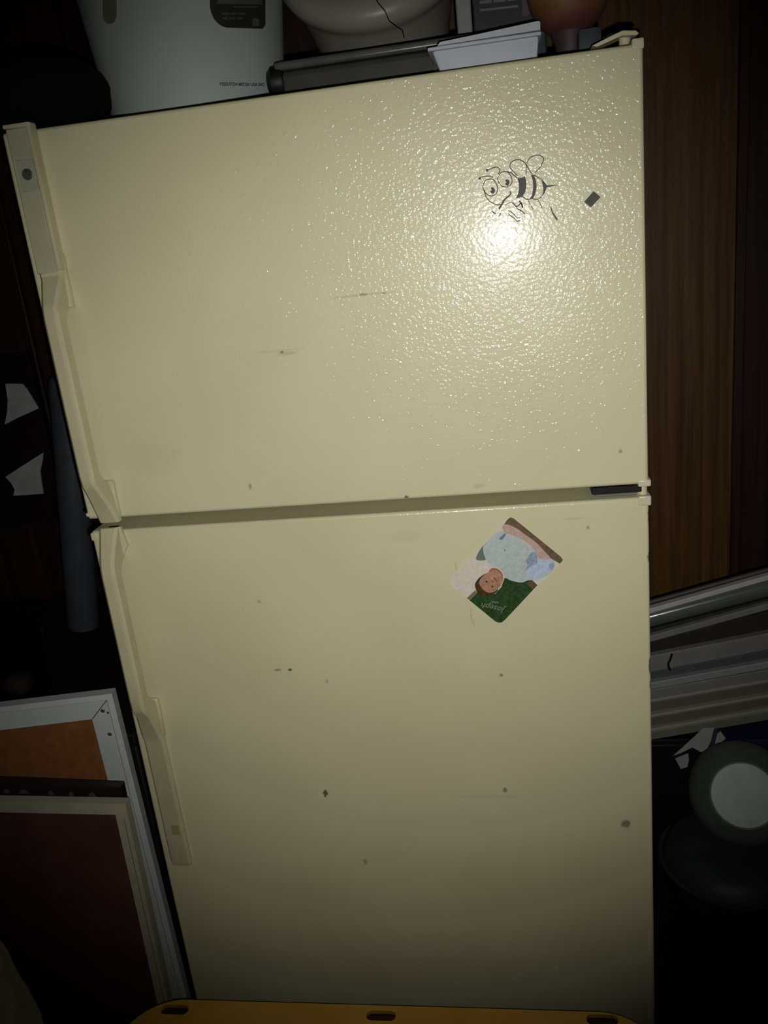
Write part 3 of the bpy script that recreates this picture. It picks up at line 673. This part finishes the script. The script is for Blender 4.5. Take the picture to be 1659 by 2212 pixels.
TRo = at(272, 1735, .018); LTo = at(0, 1737, .022)
root, F, slab = framed('olive_frame', 'olive-beige frame holding a dark red-brown panel, foremost of the leaning frames', TRo, at(362, 2150, .018), LTo, .42, .014, [(0, .021, .002, M_of, 'frame_bar')], mat('maroon_panel', (.11, .048, .038), .8, .15, var=.2, vscale=12))
slab('inner_line', [(.0075, .03), (.0082, .03), (.0082, .6), (.0075, .6)], .002, .0023, M_crk)

# grey sack at the lower left corner
sk = blob('grey_sack', (-.372, -.245, 0), .215, .13, .70, mat('grey_cloth', (.22, .21, .19), .9, .1, var=.2, vscale=20, bump=.001, bscale=400), (-.375, -.245, 0), amp=.05, n=4, seg=96, rings=60)
tag(sk, 'dim grey cloth sack in the lower left corner in front of the frames', 'sack')

# ------------------------------------------------------------------ yellow table in front
ZTAB = .42
yb = atz(829, 2172, ZTAB).y
yt = thing('yellow_table', (.34, yb - .25, 0), 'yellow plastic low table with slots along its edge, in front of the refrigerator', 'table')
M_yel = mat('yellow_plastic', (.56, .32, .045), .5, .35, var=.08, vscale=15)
tx0 = atz(262, 2222, ZTAB).x; tx1 = atz(1432, 2226, ZTAB).x
def table_top():
    out = []; R_ = .085; y0 = yb - .5; y1 = yb
    for (cx, cy, a0) in ((tx1 - R_, y1 - R_, 0), (tx0 + R_, y1 - R_, 90), (tx0 + R_, y0 + R_, 180), (tx1 - R_, y0 + R_, 270)):
        for k in range(13):
            t = math.radians(a0 + 90 * k / 12); out.append((cx + R_ * math.cos(t), cy + R_ * math.sin(t)))
    rings = [out]
    for (u, v) in ((377, 2181), (823, 2194), (1301, 2203)):
        c = atz(u, v, ZTAB); hw, hd = .0225, .0085
        for yy in (c.y, c.y - .41):
            rings.append([(c.x + sx * (hw - hd) + hd * math.cos(math.radians(a0 + 30 * k)), yy + hd * math.sin(math.radians(a0 + 30 * k))) for (sx, a0) in ((1, -90), (-1, 90)) for k in range(7)])
    def slab_of(rg, z0, z1):
        bm = bmesh.new(); f_ = bm.faces.new([bm.verts.new((x, y, z0)) for x, y in rg])
        g = bmesh.ops.extrude_face_region(bm, geom=[f_])
        bmesh.ops.translate(bm, verts=[v for v in g['geom'] if isinstance(v, bmesh.types.BMVert)], vec=(0, 0, z1 - z0))
        me = from_bm(bm, 'table_top'); o = bpy.data.objects.new('table_top', me); COL.objects.link(o); return o
    o = slab_of(rings[0], ZTAB - .006, ZTAB); cut = [slab_of(rg, ZTAB - .02, ZTAB + .02) for rg in rings[1:]]
    for c in cut:
        md = o.modifiers.new('slot', 'BOOLEAN'); md.operation = 'DIFFERENCE'; md.object = c; md.solver = 'EXACT'
    dg = bpy.context.evaluated_depsgraph_get(); me = bpy.data.meshes.new_from_object(o.evaluated_get(dg))
    for c in cut + [o]: bpy.data.objects.remove(c, do_unlink=True)
    me.materials.clear(); return me
link('table_top', table_top(), M_yel, yt)
for (u, v) in ((377, 2181), (823, 2194), (1301, 2203)):
    c = atz(u, v, ZTAB); box('slot_dark_box', (c.x - .026, c.y - .012, ZTAB - .03), (c.x + .026, c.y + .012, ZTAB - .0065), mat('slot_dark_brown', (.045, .022, .012), .7, .2), yt, .002, 1)  # dark brown boxes added under the slots so the openings look dark
box('skirt', (tx0 + .06, yb - .38, ZTAB - .06), (tx1 - .06, yb - .12, ZTAB - .0062), M_yel, yt, .004, 1)
for x in (tx0 + .09, tx1 - .09):
    for y in (yb - .08, yb - .42):
        lathe('leg', [(.016, 0), (.019, .02), (.026, ZTAB - .05)], (x, y, 0), M_yel, yt, 20)

# ------------------------------------------------------------------ right side: bench, pots, blue box, rails
ZB = .30
bn = thing('dark_bench', (1.2, .42, 0), 'near-black low bench right of the refrigerator under the pots', 'bench')
box('bench_top', (.79, .08, ZB - .03), (1.62, .78, ZB), M_cab, bn, .004, 2)
for x in (.83, 1.58):
    for y in (.12, .74): box('leg', (x - .025, y - .025, 0), (x + .025, y + .025, ZB - .03), M_cab, bn, .003, 1)
box('back_panel', (.83, .70, .03), (1.58, .715, ZB - .03), M_cab, bn)
pcn = at(1607, 1718, .235)
M_gcan = mat('dark_grey_green_plastic', (.085, .097, .09), .45, .35, var=.1); M_disc = mat('pale_disc', (.42, .46, .43), .6, .3, var=.08, vscale=40)
rd = (at(1607 + 72, 1718, .235) - pcn).length; ro = rd * 1.66
ZPOT = pcn.z - ro - .055
pot = thing('black_pot', (pcn.x, .30, ZB), 'black glossy pot on the dark bench under the grey canister', 'pot')
M_pot = mat('black_gloss', (.012, .012, .014), .3, .5)
hpt = ZPOT - ZB
lathe('pot_body', [(0, 0), (.10, 0), (.118, .012), (.122, hpt * .5), (.122, hpt * .62)], (pcn.x, .30, ZB), M_pot, pot, 56, closed=False)
lathe('rim', [(.122, hpt * .60), (.129, hpt * .61), (.130, hpt * .64), (.122, hpt * .65)], (pcn.x, .30, ZB), mat('rim_metal', (.10, .10, .10), .3, .5, .7), pot, 56, closed=False)
lathe('lid', [(.122, hpt * .64), (.118, hpt * .78), (.10, hpt * .93), (.06, hpt), (0, hpt)], (pcn.x, .30, ZB), mat('dark_lid', (.03, .032, .038), .55, .3), pot, 56, closed=False)
can = thing('canister', (pcn.x, .30, ZPOT), 'round grey-green canister lying on its side with a pale disc end facing out', 'canister')
tilt = Matrix.Translation(pcn) @ Vector((0, 0, 1)).rotation_difference((CAM - pcn).normalized() + Vector((.06, 0, -.08))).to_matrix().to_4x4()
lathe('canister_body', [(0, .002), (rd, .0), (rd * 1.04, .001), (ro * .86, -.016), (ro * .97, -.04), (ro, -.05), (ro, -.10), (ro * .9, -.115), (0, -.115)][::-1], (0, 0, 0), M_gcan, can, 56, xf=tilt, closed=False)
lathe('end_disc', [(0, .005), (rd * .97, .0045), (rd, .002), (rd, -.002)][::-1], (0, 0, 0), M_disc, can, 56, xf=tilt, closed=False)
# blue box carrying the rails
bx = thing('blue_box', (1.12, .56, ZB), 'dark navy box on the bench under the metal rails', 'box')
zbt = at(1500, 1604, .42).z - .006
M_navy = mat('navy_card', (.014, .013, .050), .7, .2)
box('carton', (.925, .44, ZB), (1.50, .70, zbt - .012), M_navy, bx, .003, 1)
box('lid', (.92, .435, zbt - .05), (1.505, .705, zbt - .001), M_navy, bx, .003, 1)
bk = thing('black_filler', (.86, .57, ZB), 'black crate on the bench, added to darken the gap between the navy box and the refrigerator', 'filler')  # black block added so the gap beside the navy box stays dark
box('filler_body', (.80, .445, ZB), (.918, .70, zbt - .014), M_black, bk, .004, 2)
box('filler_lid', (.797, .442, zbt - .013), (.919, .703, zbt - .001), M_black, bk, .003, 2)
# torn paper
def sheet(name, pts, y, m, label, cat, ly=.0):
    v = [at(1380 + x / 3.29, 1540 + z / 3.29, y + ly * i) for i, (x, z) in enumerate(pts)]
    o = prism(name, v, Vector((0, .0012, 0)), m, None, loc=sum(v, Vector()) / len(v)); return tag(o, label, cat)
M_paper = mat('grey_white_paper', (.34, .345, .325), .8, .2, var=.08)
sheet('paper_scrap', [(245, 305), (400, 165), (455, 110), (535, 105), (528, 150), (505, 215), (480, 265), (440, 278), (380, 245), (300, 285)], .4315, M_paper, 'torn grey-white paper hanging below the lowest metal rail', 'paper')
sheet('paper_scrap', [(258, 325), (350, 288), (356, 330), (345, 385), (298, 398), (272, 350)], .4315, M_paper, 'small pale paper flap left of the canister below the torn paper', 'paper')
sheet('paper_scrap', [(535, 215), (560, 150), (580, 130), (618, 182), (590, 205), (548, 235)], .4315, M_paper, 'small pale paper corner above the canister right of the torn paper', 'paper')
tube_pts = [at(1380 + x / 3.29, 1540 + z / 3.29, .428) for x, z in ((548, 120), (530, 190), (515, 260), (480, 285))]
ct = tube('dark_blue_hose', smooth_line(tube_pts, 5), .004, mat('glossy_blue', (.03, .045, .08), .15, .5), None, 10, loc=tube_pts[0])
tag(ct, 'short glossy dark blue hose end between the paper scraps', 'hose')
# metal rails: pieces given by their edges at the two ends of what the photo shows
XL, XR = .775, 1.46
def strip(name, parent, l0, l1, r0, r1, y, depth, m, rnd=False, xr=XR, loc=None):
    A0, A1 = at(1407, l0, y), at(1407, l1, y); B0, B1 = at(1659, r0, y), at(1659, r1, y)
    def edge(P_, Q_, x): return P_.z + (Q_.z - P_.z) * (x - P_.x) / (Q_.x - P_.x)
    bm = bmesh.new(); rings = []
    hL = A0.z - A1.z
    for x in (XL, xr):
        t = edge(A0, B0, .92 + (x - .92)); b_ = edge(A1, B1, .92 + (x - .92))
        mid = (t + b_) / 2; h = abs((edge(A0, B0, .92) - edge(A1, B1, .92))) / 2
        if rnd: prof = [(math.cos(k * 2 * math.pi / 24) * depth / 2, math.sin(k * 2 * math.pi / 24) * h) for k in range(24)]
        else:
            c = min(h * .35, .002); prof = [(-depth / 2, -h + c), (-depth / 2, h - c), (-depth / 2 + c, h), (depth / 2, h), (depth / 2, -h), (-depth / 2 + c, -h)]
        rings.append([bm.verts.new((x, y + depth / 2 + p, mid + q)) for p, q in prof])
    n = len(rings[0])
    for i in range(n): bm.faces.new((rings[0][i], rings[0][(i + 1) % n], rings[1][(i + 1) % n], rings[1][i]))
    bm.faces.new(rings[0]); bm.faces.new(rings[1][::-1])
    me = from_bm(bm, name); autosmooth(me, 35)
    return link(name, me, m, parent, loc)
M_chrome = mat('grey_gloss_tube', (.16, .175, .165), .16, .5, .35, var=.05)
M_white_s = mat('white_strip', (.50, .49, .46), .5, .4, var=.04)
M_grey_s = mat('grey_strip', (.19, .19, .175), .5, .3, var=.08); M_dgrey = mat('slate_strip', (.075, .085, .085), .5, .3, var=.08)
M_lgrey = mat('pale_grey_strip', (.27, .28, .26), .5, .3, var=.05); M_oliv = mat('olive_strip', (.12, .115, .08), .55, .3, var=.08); M_bro = mat('brown_web', (.03, .024, .018), .6, .2)
M_pale_l = mat('pale_lip', (.30, .295, .25), .4, .4, var=.05); M_pinkl = mat('mauve_lip', (.13, .105, .10), .5)
RG = 'metal rails piled right of the refrigerator'
def rail(label, y, pieces):
    c = at(1530, (pieces[0][0] + pieces[-1][1]) / 2, y)
    t = thing('metal_rail', (1.1, y, c.z), label, 'rail', RG)
    for (l0, l1, r0, r1, dy, dp, m, nm, rd_) in pieces: strip(nm, t, l0, l1, r0, r1, y + dy, dp, m, rd_)
rail('topmost metal rail with a shiny round grey tube and white flange', .44, [
    (1299, 1303, 1229, 1234, 0, .006, M_pinkl, 'lip', False), (1303, 1316, 1234, 1245, .012, .018, M_bro, 'web', False), (1315, 1325, 1243, 1255, -.002, .03, M_white_s, 'flange', False),
    (1324, 1360, 1254, 1298, -.006, .036, M_chrome, 'tube', True), (1358, 1376, 1296, 1307, .012, .018, M_bro, 'web', False), (1373, 1388, 1305, 1318, .0, .03, M_grey_s, 'lip', False)])
rail('brown-black strip filling the dark gap under the rail with the shiny tube', .46, [(1388, 1420, 1318, 1364, 0, .03, M_bro, 'gap_strip', False)])  # strip put into the gap between rails, its darkness given as colour
rail('grey flat metal rail with a pale lower flange, middle of the pile', .445, [
    (1420, 1450, 1366, 1408, 0, .03, M_grey_s, 'face', False), (1450, 1477, 1407, 1430, .01, .02, M_dgrey, 'web', False), (1476, 1490, 1429, 1446, -.003, .033, M_lgrey, 'flange', False)])
rail('grey and olive metal rail third from the bottom of the pile', .445, [
    (1491, 1513, 1447, 1470, 0, .03, M_grey_s, 'face', False), (1512, 1517, 1469, 1475, -.003, .033, M_pale_l, 'lip', False), (1517, 1545, 1475, 1501, .008, .022, M_oliv, 'web', False)])
rail('olive metal rail second from the bottom of the pile', .445, [
    (1545, 1550, 1501, 1507, -.003, .033, M_pale_l, 'lip', False), (1550, 1575, 1507, 1531, .006, .024, M_oliv, 'web', False)])
rail('lowest metal rail with a broad olive-grey face, resting on the navy box', .445, [
    (1575, 1581, 1531, 1537, -.003, .033, M_pale_l, 'lip', False), (1581, 1599, 1537, 1557, -.001, .031, mat('olive_grey_strip', (.165, .165, .13), .5), 'face', False)])
hk = [at(1380 + x / 4.81, 1180 + y / 4.81, .435) for x, y in ((345, 1120), (325, 1180), (305, 1230), (325, 1290))]
hko = tube('dark_hook', smooth_line(hk, 4), .0022, M_black, None, 8, loc=hk[0]); tag(hko, 'small black hook on the grey flat rail near the refrigerator edge', 'hook')
